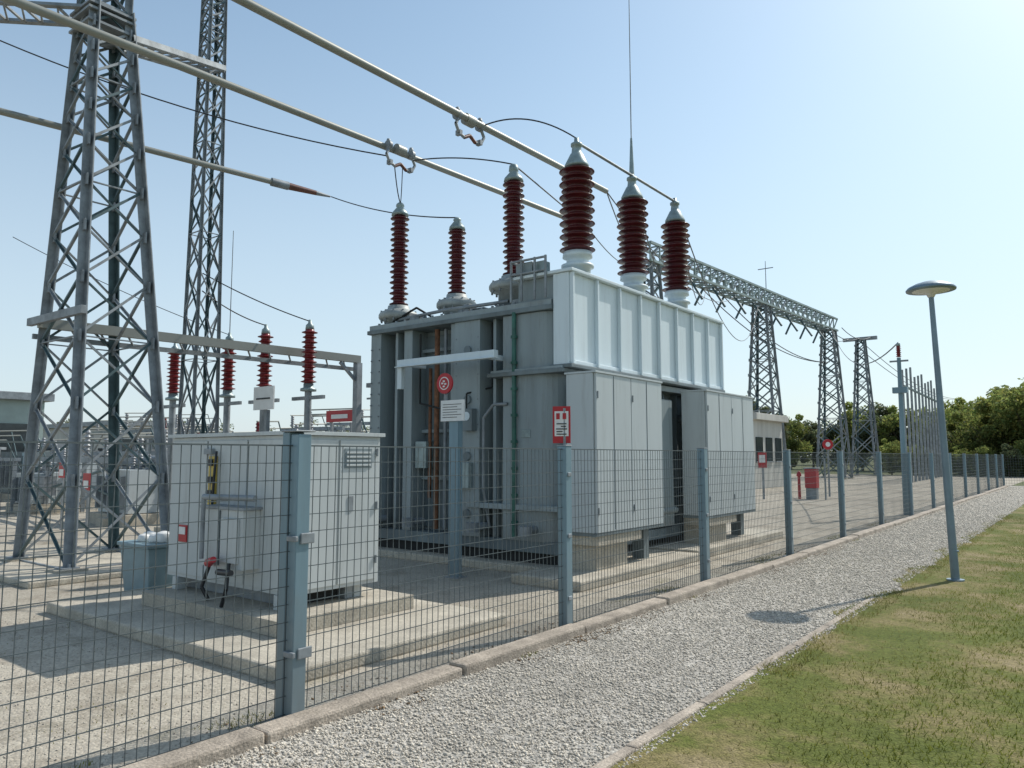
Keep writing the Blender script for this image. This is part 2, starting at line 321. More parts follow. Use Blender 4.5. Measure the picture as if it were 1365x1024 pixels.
b.tube([(-7.58,TY0+.2,3.85),(-7.58,TY0+.2,2.8),(-7.9,TY0-.06,2.7),(-7.9,TY0-.06,2.45)],.014,'dark',8)
b.box(-7.95,-7.72,TY0-.14,TY0-.021,2.1,2.45,'tankd'); b.box(-8.15,-7.8,TY0-.12,TY0-.021,1.2,1.6,'cap'); b.box(-9.2,-8.95,TY0+.1,TY0+.38,1.5,1.95,'cap')
b.cyl((-7.83,TY0-.141,2.33),(-7.83,TY0-.15,2.33),.07,.07,'white',16)
b.box(-6.84,-6.68,TY0-.012,TY0-.002,1.98,2.10,'cap')
for z in(.8,1.7,2.6,3.4): b.cyl((-7.9,TY0-.02,z),(-7.9,TY0-.06,z),.07,.07,'tankd',12)
for z in np.arange(.6,3.8,.2):
    for x in(-8.16,-7.70,TX0+.03,TX0+.23): b.cyl((x,TY0-.025,z),(x,TY0+.03,z),.014,.014,'galv',6)
for x in(-9.9,-9.0,-7.6,-6.6):
    b.cyl((x,TY0-.25,.62),(x,TY0+.1,.62),.06,.06,'galv',10); b.cyl((x,TY0-.25,.55),(x,TY0-.25,.69),.1,.1,'galv',12)
b.box(-10.3,-6.0,TY0+.1,TY0+.35,.12,.28,'dark'); b.box(-10.3,-6.0,TY1-.5,TY1-.2,.12,.28,'dark')
b.box(-9.05,-6.98,8.56,8.66,3.16,3.28,'white'); b.box(-9.05,-6.98,8.50,8.559,3.15,3.165,'white')
b.box(-9.05,-8.95,8.57,8.65,2.8,3.159,'white'); b.box(-8.98,-8.9,8.661,9.1,3.18,3.26,'white'); b.box(-7.3,-7.22,8.661,9.1,3.18,3.26,'white')
for y in np.arange(9.7,14.6,.55): b.box(-6.3,-6.18,y,y+.05,.45,2.85,'tankd')
b.box(-6.34,-6.05,TY0+.52,TY1,2.86,2.96,'tank')
b.cyl((-6.2,11.6,.3),(-6.2,11.6,2.86),.05,.05,'green',10)
b.box(-6.17,-5.95,11.05,11.5,1.1,2.5,'tank'); b.cyl((-6.0,10.9,.75),(-6.0,12.5,.75),.06,.06,'tank',12)
b.box(-6.17,-5.98,11.8,12.4,.5,2.7,'tank')
for x in np.arange(-10.1,-7.0,.22): b.cyl((x,TY0+.05,4.04),(x,TY0+.05,4.08),.025,.025,'galv',6)
for (x,y,w,h) in((-8.3,9.5,.3,.14),(-9.3,9.3,.22,.12),(-7.95,9.4,.3,.1),(-8.4,10.4,.5,.2),(-7.02,9.25,.2,.1),(-9.6,10.2,.4,.2),(-9.55,9.35,.14,.2),(-8.1,9.3,.12,.17)):
    b.box(x-w/2,x+w/2,y-.1,y+.1,4.04,4.04+h,'galv')
b.tube([(-10.1,9.25,4.12),(-8.6,9.2,4.16),(-7.2,9.2,4.14)],.03,'galv',8)
b.tube([(-8.5,9.5,4.1),(-8.5,9.6,4.25),(-7.9,9.7,4.27),(-7.7,9.7,4.1)],.025,'galv',8)
b.tube([(-9.9,9.2,4.08),(-9.3,9.25,4.3),(-9.1,9.5,4.12)],.02,'dark',8)
b.obj('tank',.008,T)
b=MB(['conc']); b.box(-10.7,-5.95,8.85,15,0,.12,'conc'); b.obj('plinth',.02,T)
b=MB(['white','tank','tankd','galv','cap'])
b.box(-6.24,-5.96,9.04,14.66,3.04,4.40,'white')
b.box(-6.95,-6.245,9.12,14.66,4.045,4.40,'tank')
b.box(-6.99,-5.88,9.00,14.70,4.403,4.45,'white'); b.box(-6.30,-5.90,9.01,14.70,2.985,3.037,'tankd')
for y in np.linspace(9.06,14.6,9): b.box(-5.96,-5.90,y,y+.05,3.04,4.40,'white')
b.box(-5.957,-5.93,9.12,14.6,3.04,3.1,'white')
for z in(4.46,4.66):
    b.box(-7.0,-6.32,8.96,9.0,z,z+.03,'galv'); b.box(-7.0,-6.96,9.001,9.3,z,z+.03,'galv')
for x in(-7.0,-6.8,-6.55,-6.35): b.box(x,x+.035,8.965,8.995,4.05,4.70,'galv')
b.box(-6.93,-6.62,9.03,9.24,4.455,4.66,'tank'); b.box(-6.58,-6.4,9.03,9.2,4.455,4.64,'cap')
b.obj('conservator_box',.008,T)
b=MB(['rad','tankd','galv','conc','dark','yellow','black'])
for y0,y1 in((8.84,10.83),(12.58,14.85)):
    n=2; d=(y1-y0)/n
    b.box(-5.86,-5.44,y0+.02,y1-.02,.70,2.82,'tankd')
    for i in range(n): b.box(-5.43,-5.395,y0+i*d+.008,y0+(i+1)*d-.008,.66,2.85,'rad')
    b.box(-5.87,-5.435,y0-.02,y0+.018,.66,2.85,'rad'); b.box(-5.87,-5.435,y1-.018,y1,.66,2.85,'rad')
    b.box(-5.9,-5.38,y0-.03,y1+.01,2.853,2.88,'rad'); b.box(-5.9,-5.4,y0,y1,.61,.657,'tankd')
    for i in range(n):
        b.box(-5.394,-5.389,y0+(i+.48)*d,y0+(i+.48)*d+.012,.68,2.84,'tankd')
        for z in(.9,2.5): b.box(-5.394,-5.38,y0+i*d+.03,y0+i*d+.05,z,z+.1,'galv')
    for z in(1.0,2.4): b.cyl((-6.3,y0+.6,z),(-5.86,y0+.6,z),.07,.07,'tankd',12); b.cyl((-6.3,y1-.4,z),(-5.86,y1-.4,z),.07,.07,'tankd',12)
    b.box(-5.95,-5.5,y0+.15,y0+1.0,.13,.48,'conc'); b.box(-5.9,-5.42,y0+.05,y0+1.3,.48,.607,'conc')
    b.box(-5.8,-5.6,y1-.3,y1-.12,.12,.607,'tankd')
b.obj('radiators',.012,T)
b=MB(['conc']); b.box(-6.3,-5.2,8.1,11.7,0,.13,'conc'); b.box(-6.25,-5.25,11.75,16.0,0,.16,'conc'); b.obj('radiator_plinth',.02,T)
B=[(-9.91,9.4,4.42,6.12,6.37,.175,17,4.04,.36),(-8.85,9.8,4.56,5.75,5.98,.165,13,4.04,.36),(-7.45,9.65,4.66,6.28,6.58,.185,17,4.04,.41)]
for (x,y,z0,z1,zt,R,n,zb,tr) in B:
    b=MB(['red','cap','capl','galv'])
    zd=z0-.27
    b.lathe(x,y,[(tr*.62,zb),(tr*.62,zd),(tr*.95,zd+.02),(tr,zd+.05),(tr,zd+.10),(tr*.93,zd+.145),(tr*.7,zd+.18),(tr*.66,zd+.19),(R*1.15,zd+.22),(R*1.1,z0)],'capl',28)
    for k in range(12):
        t=k*math.pi/6; b.cyl((x+tr*.88*math.cos(t),y+tr*.88*math.sin(t),zd-.03),(x+tr*.88*math.cos(t),y+tr*.88*math.sin(t),zd+.17),.018,.018,'galv',6)
    insul(b,x,y,z0,z1,R,n,'red',26,.6)
    b.lathe(x,y,[(R*.9,z1),(R*.85,z1+.05),(R*.35,z1+.16),(R*.45,z1+.18),(R*.4,zt-.03),(R*.2,zt)],'cap',20)
    b.obj('bushing',0,T)
for (x,y) in((-6.1,9.5),(-6.12,11.3),(-6.1,12.95)):
    b=MB(['red','cap','white','galv'])
    b.lathe(x,y,[(.2,4.45),(.2,4.55),(.25,4.56),(.25,4.6),(.17,4.62),(.17,4.7),(.23,4.72),(.22,4.8)],'white',28)
    insul(b,x,y,4.8,6.14,.275,13,'red',32,.55)
    b.lathe(x,y,[(.19,6.14),(.19,6.18),(.12,6.32),(.1,6.36),(.08,6.38),(.07,6.48),(.09,6.49),(.09,6.53),(.04,6.56),(.035,6.62)],'cap',20)
    b.obj('bushing',0,T)
b=MB(['cap','galv']); b.cyl((-6.1,9.5,6.56),(-6.1,12.95,6.56),.024,.024,'galv',10)
b.cyl((-6.12,11.3,6.6),(-6.12,11.3,7.25),.045,.018,'cap',12); b.cyl((-6.12,11.3,7.25),(-6.12,11.3,10.6),.010,.006,'galv',6); b.obj('antenna_rod',0,T)
# ------------------------------------------------------------------ tubular busbars
def clamp(b,x,y,z,r,):
    b.cyl((x,y-.1,z),(x,y+.1,z),r+.035,r+.035,'pipe',14)
    for s in(-.28,.28):
        b.cyl((x,y+s-.03,z),(x,y+s+.03,z),r+.03,r+.03,'galv',14)
        b.tube([(x+.02,y+s,z-.05),(x+.03,y+s*1.25,z-.18),(x+.03,y+s*1.0,z-.3),(x+.02,y+s*.5,z-.34)],.026,'galv',8)
        b.box(x-.04,x+.06,y+s*.9-.03,y+s*.9+.03,z-.34,z-.26,'galv')
    b.tube([(x+.02,y-.14,z-.34),(x+.02,y,z-.26),(x+.02,y+.14,z-.34)],.03,'brown',8)
    b.lathe(x,y+.28,[(.02,z+.03),(.05,z+.08),(.03,z+.14)],'galv',8); b.lathe(x,y-.28,[(.02,z+.03),(.04,z+.08),(.03,z+.12)],'galv',8)
b=MB(['pipe','galv','brown','black'])
b.cyl((-7.95,-2,7.2),(-7.75,13.2,7.2),.062,.055,'pipe',14); clamp(b,-7.84,8.95,7.2,.06); b.obj('busbar_tube')
b=MB(['pipe','galv','brown','black'])
b.cyl((-10.35,-2,7.2),(-9.35,15,7.2),.062,.055,'pipe',14); clamp(b,-9.62,9.1,7.2,.06); b.obj('busbar_tube')
b=MB(['pipe','galv','brown','black'])
b.cyl((-14.4,-1,7.2),(-12.75,8.9,7.2),.06,.055,'pipe',14); b.cyl((-12.74,8.95,7.2),(-12.62,9.55,7.2),.075,.05,'brown',12); b.cyl((-12.8,8.6,7.2),(-12.74,8.95,7.2),.085,.085,'galv',12); b.cyl((-12.62,9.55,7.2),(-12.56,9.88,7.2),.05,.02,'galv',10); b.obj('busbar_tube')
# ------------------------------------------------------------------ lattice towers
def lattice(name,c0,c1,z0,z1,h0,h1,leg,br,npan,mi='galv',mi2='galvd',extra=None,foot=True):
    b=MB([mi,mi2,'conc'])
    def cor(i,t):
        sx,sy=((-1,-1),(1,-1),(1,1),(-1,1))[i%4]; hx=h0[0]+(h1[0]-h0[0])*t; hy=h0[1]+(h1[1]-h0[1])*t
        return Vector((c0[0]+(c1[0]-c0[0])*t+sx*hx,c0[1]+(c1[1]-c0[1])*t+sy*hy,z0+(z1-z0)*t))
    ratio=.9 if h1[0]/h0[0]<.8 else 1.0
    ws=[ratio**k for k in range(npan)]; tot=sum(ws); ts=[0]
    for w in ws: ts.append(ts[-1]+w/tot)
    for i in range(4):
        b.angle(cor(i,0),cor(i,1),leg,mi if i!=3 else mi2,leg*.15)
        for k in range(npan):
            a,c=ts[k],ts[k+1]
            b.angle(cor(i,a),cor(i+1,c),br,mi if (k+i)%3 else mi2,.008); b.angle(cor(i+1,a),cor(i,c),br,mi if (k+i)%2 else mi2,.008)
            if k%3==0: b.beam(cor(i,a),cor(i+1,a),br,br*.5,mi)
            if leg>.1 and foot:
                p=cor(i,a); b.box(p.x-.09,p.x+.09,p.y-.012,p.y+.012,p.z-.09,p.z+.09,mi)
        b.beam(cor(i,1),cor(i+1,1),br,br,mi)
        if foot:
            p=cor(i,0); b.box(p.x-.2,p.x+.2,p.y-.2,p.y+.2,-.1,.12,'conc')
            b.box(p.x-.12,p.x+.12,p.y-.12,p.y+.12,.12,.14,mi)
    return b
b=lattice('x',(-12.5,5.4),(-12.72,5.22),.1,9.1,(.92,.72),(.27,.27),.12,.036,12)
b2=lattice('x',(-12.72,5.22),(-12.72,5.22),9.1,11.0,(.27,.27),(.27,.27),.09,.04,4,foot=False)
o=len(b.v); b.v+=b2.v; b.f+=[[o+i for i in f] for f in b2.f]; b.m+=b2.m; b.s+=b2.s
def ladder(b,p,q,w,mi,step=.4):
    p=Vector(p);q=Vector(q);d=(q-p).normalized(); a=d.cross(Vector((0,0,1))).normalized()*w/2
    b.angle(p-a,q-a,.1,mi); b.angle(p+a,q+a,.1,mi); n=int((q-p).length/step)
    for k in range(n+1):
        c=p.lerp(q,k/n); b.beam(c-a,c+a,.045,.03,mi)
        if k<n: e=p.lerp(q,(k+1)/n); b.beam(c-a,e+a,.03,.02,mi)
ladder(b,(-12.6,5.4,8.6),(-13.75,7.75,9.45),.6,'galv',.3)
ladder(b,(-12.72,5.22,9.0),(-17.5,1.6,9.4),.55,'galv',.3)
for z in(8.7,8.9,9.0): b.box(-13.1,-12.35,4.85,5.6,z,z+.04,'galv')
b.beam((-13.5,4.68,3.85),(-11.6,4.72,3.85),.08,.12,'galv')
b.obj('lattice_tower')
b=MB(['conc']); b.box(-14.3,-10.9,3.95,6.9,0,.09,'conc'); b.obj('tower_foundation',.02)
b=lattice('x',(-13.8,7.8),(-13.75,7.75),.1,12.6,(.27,.27),(.14,.14),.05,.026,36)
b.obj('lattice_mast')
b=MB(['galv','galvd','conc','pipe'])
b.beam((-13.2,4.7,3.82),(-12.7,10.9,3.82),.1,.16,'pipe'); b.beam((-13.4,4.7,3.62),(-12.9,10.9,3.62),.06,.08,'galv')
for k in range(14):
    t=k/14; t2=(k+.5)/14
    p=Vector((-13.2,4.7,3.82)).lerp(Vector((-12.7,10.9,3.82)),t); q=Vector((-13.4,4.7,3.62)).lerp(Vector((-12.9,10.9,3.62)),t2); b.beam(p,q,.03,.02,'galv')
b.beam((-12.7,10.85,0),(-12.7,10.85,3.738),.14,.14,'galv'); b.beam((-12.7,10.85,3.3),(-12.75,10.4,3.72),.06,.06,'galv')
b.beam((-13.0,11.4,3.3),(-10.5,11.4,3.3),.08,.1,'galv'); b.beam((-10.6,11.4,0),(-10.6,11.4,3.24),.08,.08,'galv'); b.beam((-13.0,11.4,3.0),(-10.5,11.4,3.0),.04,.04,'galv')
b.obj('steel_gantry_beam')
for (x,y,z0,zt) in((-12.43,9.35,3.15,4.4),(-13.35,8.95,3.1,4.35),(-14.6,8.9,3.1,4.3),(-16.3,8.6,3.1,4.2)):
    b=MB(['redb','cap','galv','conc','white'])
    b.cyl((x,y,0),(x,y,z0-.15),.07,.07,'galv',12); b.box(x-.2,x+.2,y-.2,y+.2,0,.15,'conc'); b.lathe(x,y,[(.16,z0-.15),(.16,z0-.1),(.1,z0-.08),(.1,z0)],'cap',16)
    insul(b,x,y,z0,zt-.15,.16,11,'redb',18,.55); b.lathe(x,y,[(.09,zt-.15),(.08,zt-.06),(.04,zt-.02),(.03,zt+.05)],'cap',12)
    b.box(x-.5,x+.5,y-.03,y+.03,z0-.32,z0-.25,'galv')
    b.obj('post_insulator')
b=MB(['galv']); b.cyl((-14.6,8.9,4.3),(-14.6,8.9,6.6),.012,.008,'galv',6); b.obj('lightning_rod')
# ------------------------------------------------------------------ control cabinet + slab
b=MB(['conc']); b.box(-9.15,-4.8,3.5,6.1,0,.12,'conc'); b.obj('concrete_slab',.02)
C=empty('control_cabinet')
b=MB(['cab','tankd','galv','conc','dark','yellow','black','signred','signwhite','rust'])
b.box(-8.15,-5.72,4.05,5.7,.123,.26,'conc')
for y in(4.5,5.1): b.box(-8.1,-6.1,y,y+.1,.263,.398,'galv')
for x,y in((-6.15,4.38),(-6.15,5.27),(-8.0,4.38)): b.box(x-.05,x+.05,y-.05,y+.05,.262,.398,'cab')
b.box(-8.0,-6.2,4.62,5.08,.27,.39,'dark')
b.box(-8.2,-6.0,4.35,5.45,.4,1.9,'cab'); b.box(-8.24,-5.96,4.31,5.49,1.903,1.94,'cab')
for x0,x1 in((-8.16,-7.46),(-7.43,-6.72),(-6.69,-6.04)): b.box(x0,x1,4.332,4.348,.44,1.86,'cab')
b.box(-5.998,-5.982,4.39,4.88,.44,1.86,'cab'); b.box(-5.998,-5.982,4.91,5.41,.44,1.86,'cab')
b.box(-5.981,-5.976,4.96,5.32,1.58,1.78,'tankd')
for i in range(4): b.box(-5.975,-5.965,4.98,5.3,1.60+i*.042,1.62+i*.042,'cab')
b.box(-5.981,-5.972,5.02,5.08,1.15,1.3,'galv')
for z in(.6,1.15,1.7):
    for y in(4.4,5.39): b.cyl((-5.97,y,z),(-5.97,y,z+.08),.012,.012,'galv',6)
b.box(-7.36,-7.24,4.30,4.331,.92,1.7,'yellow')
for z in(.95,1.1,1.28,1.42,1.6): b.box(-7.34,-7.27,4.28,4.299,z,z+.07,'black')
b.box(-7.15,-6.45,4.14,4.33,.62,1.18,'cab'); b.box(-7.18,-6.42,4.12,4.33,1.183,1.21,'galv'); b.box(-6.85,-6.83,4.125,4.139,.64,1.17,'tankd')
b.box(-6.78,-6.5,4.11,4.139,.68,1.1,'cab')
b.cyl((-7.0,4.05,1.3),(-6.35,4.2,1.3),.03,.03,'galv',8); b.cyl((-7.0,4.05,.7),(-7.0,4.05,1.3),.022,.022,'galv',8)
b.cyl((-6.95,4.1,.66),(-6.7,4.0,.72),.045,.03,'signred',10); b.cyl((-6.7,4.05,.6),(-6.4,4.0,.62),.03,.03,'black',8)
b.box(-7.95,-7.78,4.318,4.331,.78,.96,'signred'); b.box(-7.93,-7.8,4.31,4.317,.86,.94,'signwhite')
b.box(-7.45,-7.3,4.29,4.33,1.72,1.78,'galv'); b.tube([(-7.22,4.3,1.75),(-7.18,4.26,1.5),(-7.2,4.26,1.2)],.015,'black',6)
b.tube([(-6.6,4.1,.68),(-6.55,4.05,.45),(-6.7,4.1,.27)],.02,'black',8); b.tube([(-7.1,4.2,.62),(-7.15,4.15,.4),(-7.1,4.2,.27)],.02,'black',8)
b.obj('cabinet_body',.008,C)
b=MB(['bin','dark','signwhite'])
x,y=-9.3,4.8
vs=[(x-.3,y-.25,0),(x+.3,y-.25,0),(x+.3,y+.25,0),(x-.3,y+.25,0),(x-.36,y-.3,.6),(x+.36,y-.3,.6),(x+.36,y+.3,.6),(x-.36,y+.3,.6)]
b.add(vs,[(3,2,1,0),(4,5,6,7),(0,1,5,4),(1,2,6,5),(2,3,7,6),(3,0,4,7)],'bin'); b.box(x-.39,x+.39,y-.33,y+.33,.603,.65,'bin')
for k in range(9):
    cx,cy=x+random.uniform(-.25,.25),y+random.uniform(-.2,.2); r=random.uniform(.07,.12)
    b.lathe(cx,cy,[(r*.8,.65),(r,.68),(r*.8,.65+r),(r*.2,.65+r*1.2)],'signwhite',8)
b.obj('storage_bin',.01)
# ------------------------------------------------------------------ signs
b=MB(['post','signwhite','signred','black','galv'])
x,y=-7.24,8.02
b.box(x-.085,x+.085,y-.05,y+.05,0,2.25,'post'); b.box(x-.14,x+.14,y-.1,y+.1,0,.02,'galv')
b.box(x-.22,x+.22,y-.085,y-.055,2.2,2.5,'signwhite')
for k in range(6): b.box(x-.18,x+.1+.08*(k%2),y-.089,y-.086,2.25+k*.037,2.258+k*.037,'black')
b.beam((x-.16,y-.03,2.2),(x-.16,y-.03,2.75),.03,.03,'galv')
b.cyl((x-.16,y-.05,2.75),(x-.16,y-.08,2.75),.15,.15,'signred',32)
b.cyl((x-.16,y-.081,2.75),(x-.16,y-.084,2.75),.095,.095,'signwhite',24); b.cyl((x-.16,y-.085,2.75),(x-.16,y-.088,2.75),.08,.08,'signred',24)
for dx,dz in((0,.03),(-.03,0),(.03,-.01),(0,-.045)): b.box(x-.16+dx-.02,x-.16+dx+.02,y-.092,y-.0885,2.75+dz-.012,2.75+dz+.012,'signwhite')
b.obj('warning_sign',.002)
b=MB(['signwhite','signred','black','galv'])
def oriented(b,cx,cy,z0,z1,w,ang,mi,off,sh=0):
    d=Vector((math.cos(ang),math.sin(ang),0)); nrm=Vector((d.y,-d.x,0)); c=Vector((cx,cy,0))+nrm*off+d*sh
    b.beam(c-d*w/2+Vector((0,0,(z0+z1)/2)),c+d*w/2+Vector((0,0,(z0+z1)/2)),.006,z1-z0,mi)
A=.45; sx_,sy_=-4.225,6.26
oriented(b,sx_,sy_,1.83,2.20,.18,A,'signred',.0); oriented(b,sx_,sy_,1.90,2.15,.14,A,'signwhite',.007)
for k,(w_,sh_) in enumerate(((.10,0),(.06,-.02),(.11,0),(.05,.02),(.10,0))): oriented(b,sx_,sy_,1.915+k*.026,1.925+k*.026,w_,A,'black',.013,sh_)
oriented(b,sx_,sy_,2.07,2.13,.035,A,'signred',.013,-.035); oriented(b,sx_,sy_,2.07,2.13,.035,A,'signred',.013,.03)
b.cyl((-4.2,6.275,1.8),(-4.2,6.275,2.18),.015,.015,'galv',8)
b.obj('danger_sign')
# ------------------------------------------------------------------ far gantry and towers
G=MB(['galv','galvd','conc','green','black','cap','truss'])
def truss(b,p,q,w,h,n):
    p=Vector(p);q=Vector(q);d=(q-p).normalized(); a=d.cross(Vector((0,0,1))).normalized()*w/2; u=Vector((0,0,h))
    C4=[-a,a,a+u,-a+u]
    for c in C4: b.beam(p+c,q+c,.12,.12,'truss')
    for k in range(n):
        s=p.lerp(q,k/n);e=p.lerp(q,(k+1)/n)
        for i in range(4):
            c,d2=C4[i],C4[(i+1)%4]
            b.beam(s+c,e+d2,.07,.07,'truss' if k%2 else 'galv'); b.beam(s+c,s+d2,.07,.07,'truss')
truss(G,(-17.4,33,11.4),(-15.8,61,11.4),1.0,.9,30)
for k in range(9):
    t=.18+k*.098; x=-17.4+1.6*t; y=33+28*t
    G.cyl((x,y,11.4),(x+.9,y-.5,10.1),.07,.07,'galvd',8)
    G.cyl((x-.6,y,11.4),(x-.9,y-.5,10.4),.07,.07,'galvd',8)
G.cyl((-16.5,48.5,12.3),(-16.5,48.5,14.5),.03,.02,'galv',6); G.beam((-17.0,48.5,14.0),(-16,48.5,14.0),.05,.05,'galv')
G.obj('overhead_line_gantry')
for (x,y,h) in((-16.55,47.5,11.4),(-15.85,60.3,11.4)):
    lattice('x',(x,y),(x,y),.1,h,(1.0,1.0),(.4,.4),.13,.07,11).obj('lattice_tower')
b=lattice('x',(-15.9,70.6),(-15.9,70.6),.1,12,(.95,.95),(.3,.3),.13,.07,11); b.beam((-17.3,70.6,12),(-14.5,70.6,12),.25,.3,'galv'); b.obj('lattice_tower')
lattice('x',(-17.4,33.5),(-17.4,33.5),.1,11.4,(1.0,1.0),(.4,.4),.13,.07,11).obj('lattice_tower')
b=MB(['galv','redb','cap','post']); x,y=-4.45,24.4
b.cyl((x,y,0),(x,y,4.6),.085,.055,'post',12); b.box(x-.2,x+.2,y-.1,y+.1,3.55,3.72,'post'); insul(b,x,y,4.62,4.95,.08,6,'redb',14); b.lathe(x,y,[(.06,4.95),(.05,5.03),(.02,5.05)],'cap',10)
b.beam((x-.25,y,4.5),(x+.25,y,4.5),.05,.05,'galv'); b.obj('utility_pole')
b=MB(['galv','galvd'])
for k in range(12):
    y=52.9+k*1.8; x=-9.5-.07*k; b.cyl((x,y,0),(x,y,7.2+.25*(k%3)),.09,.07,'galv',8)
    if k<11: b.beam((x,y,6.2),(x-.07,y+1.8,6.2),.1,.12,'galvd')
b.obj('pole_row')
# ------------------------------------------------------------------ buildings
def building(name,x0,x1,y0,y1,h,wall,roof,bays,flat=True):
    P=empty(name); b=MB([wall])
    b.box(x0,x1,y0,y1,0,h,wall); b.obj('walls',0,P)
    b=MB([roof]); b.box(x0-.3,x1+.3,y0-.3,y1+.3,h+.002,h+.35,roof); b.obj('roof',.02,P)
    b=MB(['glass','galv','dark'])
    n=bays; d=(x1-x0)/n
    for k in range(n):
        c=x0+(k+.5)*d
        if k%4==1: b.box(c-.6,c+.6,y0-.05,y0+.02,0,2.3,'dark')
        else: b.box(c-d*.32,c+d*.32,y0-.05,y0+.02,h*.4,h*.75,'glass'); b.box(c-d*.34,c+d*.34,y0-.08,y0+.01,h*.4-.08,h*.4-.002,'galv')
    m=max(2,int((y1-y0)/d)); e=(y1-y0)/m
    for k in range(m):
        c=y0+(k+.5)*e; b.box(x1-.02,x1+.05,c-e*.32,c+e*.32,h*.4,h*.75,'glass'); b.box(x1-.01,x1+.08,c-e*.34,c+e*.34,h*.4-.08,h*.4-.002,'galv')
    b.obj('windows_and_doors',0,P)
building('utility_building',-17.9,-14.0,38.5,43,3.6,'wall','wall',3)
building('control_building',-46,-38,9,14,4.2,'teal','galv',4)
building('warehouse',-75,-58,26,34,4.0,'wall','galv',6)
building('low_shed',-34,-30,19,24,2.4,'wall','galvd',3)
def bay(x,y,h,rot,n,red,name='disconnector_bay'):
    b=MB(['galv','redb','pipe','galvd','conc','grey'])
    w=n*.7
    for sx in(-w,w):
        b.beam((sx,0,0),(sx,0,h),.12,.12,'galv'); b.box(sx-.25,sx+.25,-.25,.25,0,.2,'conc')
        b.beam((sx,0,h*.6),(sx*.55,0,h),.06,.06,'galv'); b.beam((sx,1,0),(sx,1,h),.1,.1,'galv')
    b.beam((-w-.4,0,h),(w+.4,0,h),.12,.14,'galv'); b.beam((-w-.4,1,h),(w+.4,1,h),.1,.1,'galv'); b.beam((-w,0,h*.45),(w,0,h*.9),.05,.05,'galvd'); b.beam((w,0,h*.45),(-w,0,h*.9),.05,.05,'galvd')
    b.box(-w+.2,-w+.75,-.25,.05,h*.35,h*.7,'grey')
    for k in range(n):
        xx=-w*.8+k*(1.6*w/max(1,n-1)); m='redb' if red and k==1 else 'grey'
        hh=.45+.25*((k*7+int(x*-3))%3)/2
        insul(b,xx,0,h+.1,h+.1+hh,.09,6,m,10); b.cyl((xx,-.1,h+.12+hh),(xx,1.6,h+.2+hh),.025,.025,'pipe',6)
        b.tube([(xx,1.6,h+.2+hh),(xx+.2,2.0,h*.8),(xx+.1,2.4,h*.6)],.02,'galvd')
    o=b.obj(name); o.location=(x,y,0); o.rotation_euler=(0,0,rot)
for i,(x,y,h) in enumerate(((-20,12,2.0),(-20.5,15.5,2.4),(-26,13,1.8),(-25,19,2.8),(-18,21,2.8),(-31,14,2.4),(-21,26,3.2),(-30,26,3.4),(-38,20,3.0),(-17,16,1.9),(-28,8,1.6),(-22,9,1.6),(-33,9,2.0),(-24,16,2.0),(-35,16,2.8),(-15.0,13.2,2.2),(-18.5,10.5,1.5))): bay(x,y,h,random.uniform(-.9,.9),2+i%3,i%4==0)
b=MB(['galv','tankd','redb','rad','conc','grey','dark'])
for x,y,s in((-17.5,13.0,1),(-22,19,1.1),(-19.5,9.5,.8),(-28,11,.9),(-33,12,1.1),(-25.5,9.5,.7),(-16,10.8,.7)):
    b.box(x-1*s,x+1*s,y-.8*s,y+.8*s,.3,1.7*s,'rad' if s<1 else 'tankd'); b.box(x-1.3*s,x-1.02*s,y-.6*s,y+.6*s,.5*s,1.5*s,'tankd'); b.box(x-1.2*s,x+1.2*s,y-1*s,y+1*s,0,.28,'conc')
    for k in range(5): b.box(x-.9*s+k*.4*s,x-.85*s+k*.4*s,y-.95*s,y-.801*s,.5*s,1.5*s,'galv')
    for k in(-.5,0,.5): insul(b,x+k*s,y,1.7*s,2.2*s,.08,6,'grey',12)
    b.cyl((x-.8*s,y+.4*s,1.95*s),(x+.8*s,y+.4*s,1.95*s),.2*s,.2*s,'galv',14)
b.obj('auxiliary_transformer')
b=MB(['signred','signwhite','galv'])
for dx in(-.35,.35): b.beam((-14.3+dx,11.75,0),(-14.3+dx,11.75,2.5),.05,.05,'galv')
b.box(-14.8,-13.8,11.68,11.72,2.52,2.8,'signred'); b.box(-14.6,-14.0,11.67,11.678,2.6,2.7,'signwhite'); b.obj('banner_sign')
b=MB(['signred','signwhite','galv']); 
for x,y,z in((-12.0,10.2,1.0),(-16.5,7.0,1.0),(-19,7.5,1.2)):
    b.beam((x,y,0),(x,y,z+.3),.05,.05,'galv'); b.box(x-.16,x+.16,y-.06,y-.03,z,z+.35,'signred'); b.box(x-.11,x+.11,y-.07,y-.062,z+.05,z+.2,'signwhite')
b.obj('equipment_sign')
b=MB(['signwhite','galv','black']); b.beam((-12.7,8.6,0),(-12.7,8.6,2.6),.08,.08,'galv'); b.box(-13.05,-12.4,8.52,8.55,2.6,3.05,'signwhite'); b.box(-12.95,-12.5,8.51,8.518,2.8,2.83,'black'); b.obj('notice_board')
b=MB(['signred','signwhite','galv','dark']); x,y=-8.98,31.0
b.box(x-.22,x+.22,y-.2,y+.2,.45,1.2,'signred'); b.box(x-.26,x+.26,y-.24,y+.24,1.203,1.25,'galv'); b.box(x-.2,x+.2,y-.15,y+.15,0,.45,'galv')
b.cyl((x-.5,y,0),(x-.5,y,.9),.06,.06,'signred',12); b.lathe(x-.5,y,[(.1,.9),(.1,.95),(.07,1.05),(.02,1.12)],'signred',12); b.beam((x+.5,y,0),(x+.5,y,1.6),.06,.06,'galv'); b.obj('fire_hose_cabinet',.01)
b=MB(['signred','signwhite','galv']); x,y=-9.0,33.5
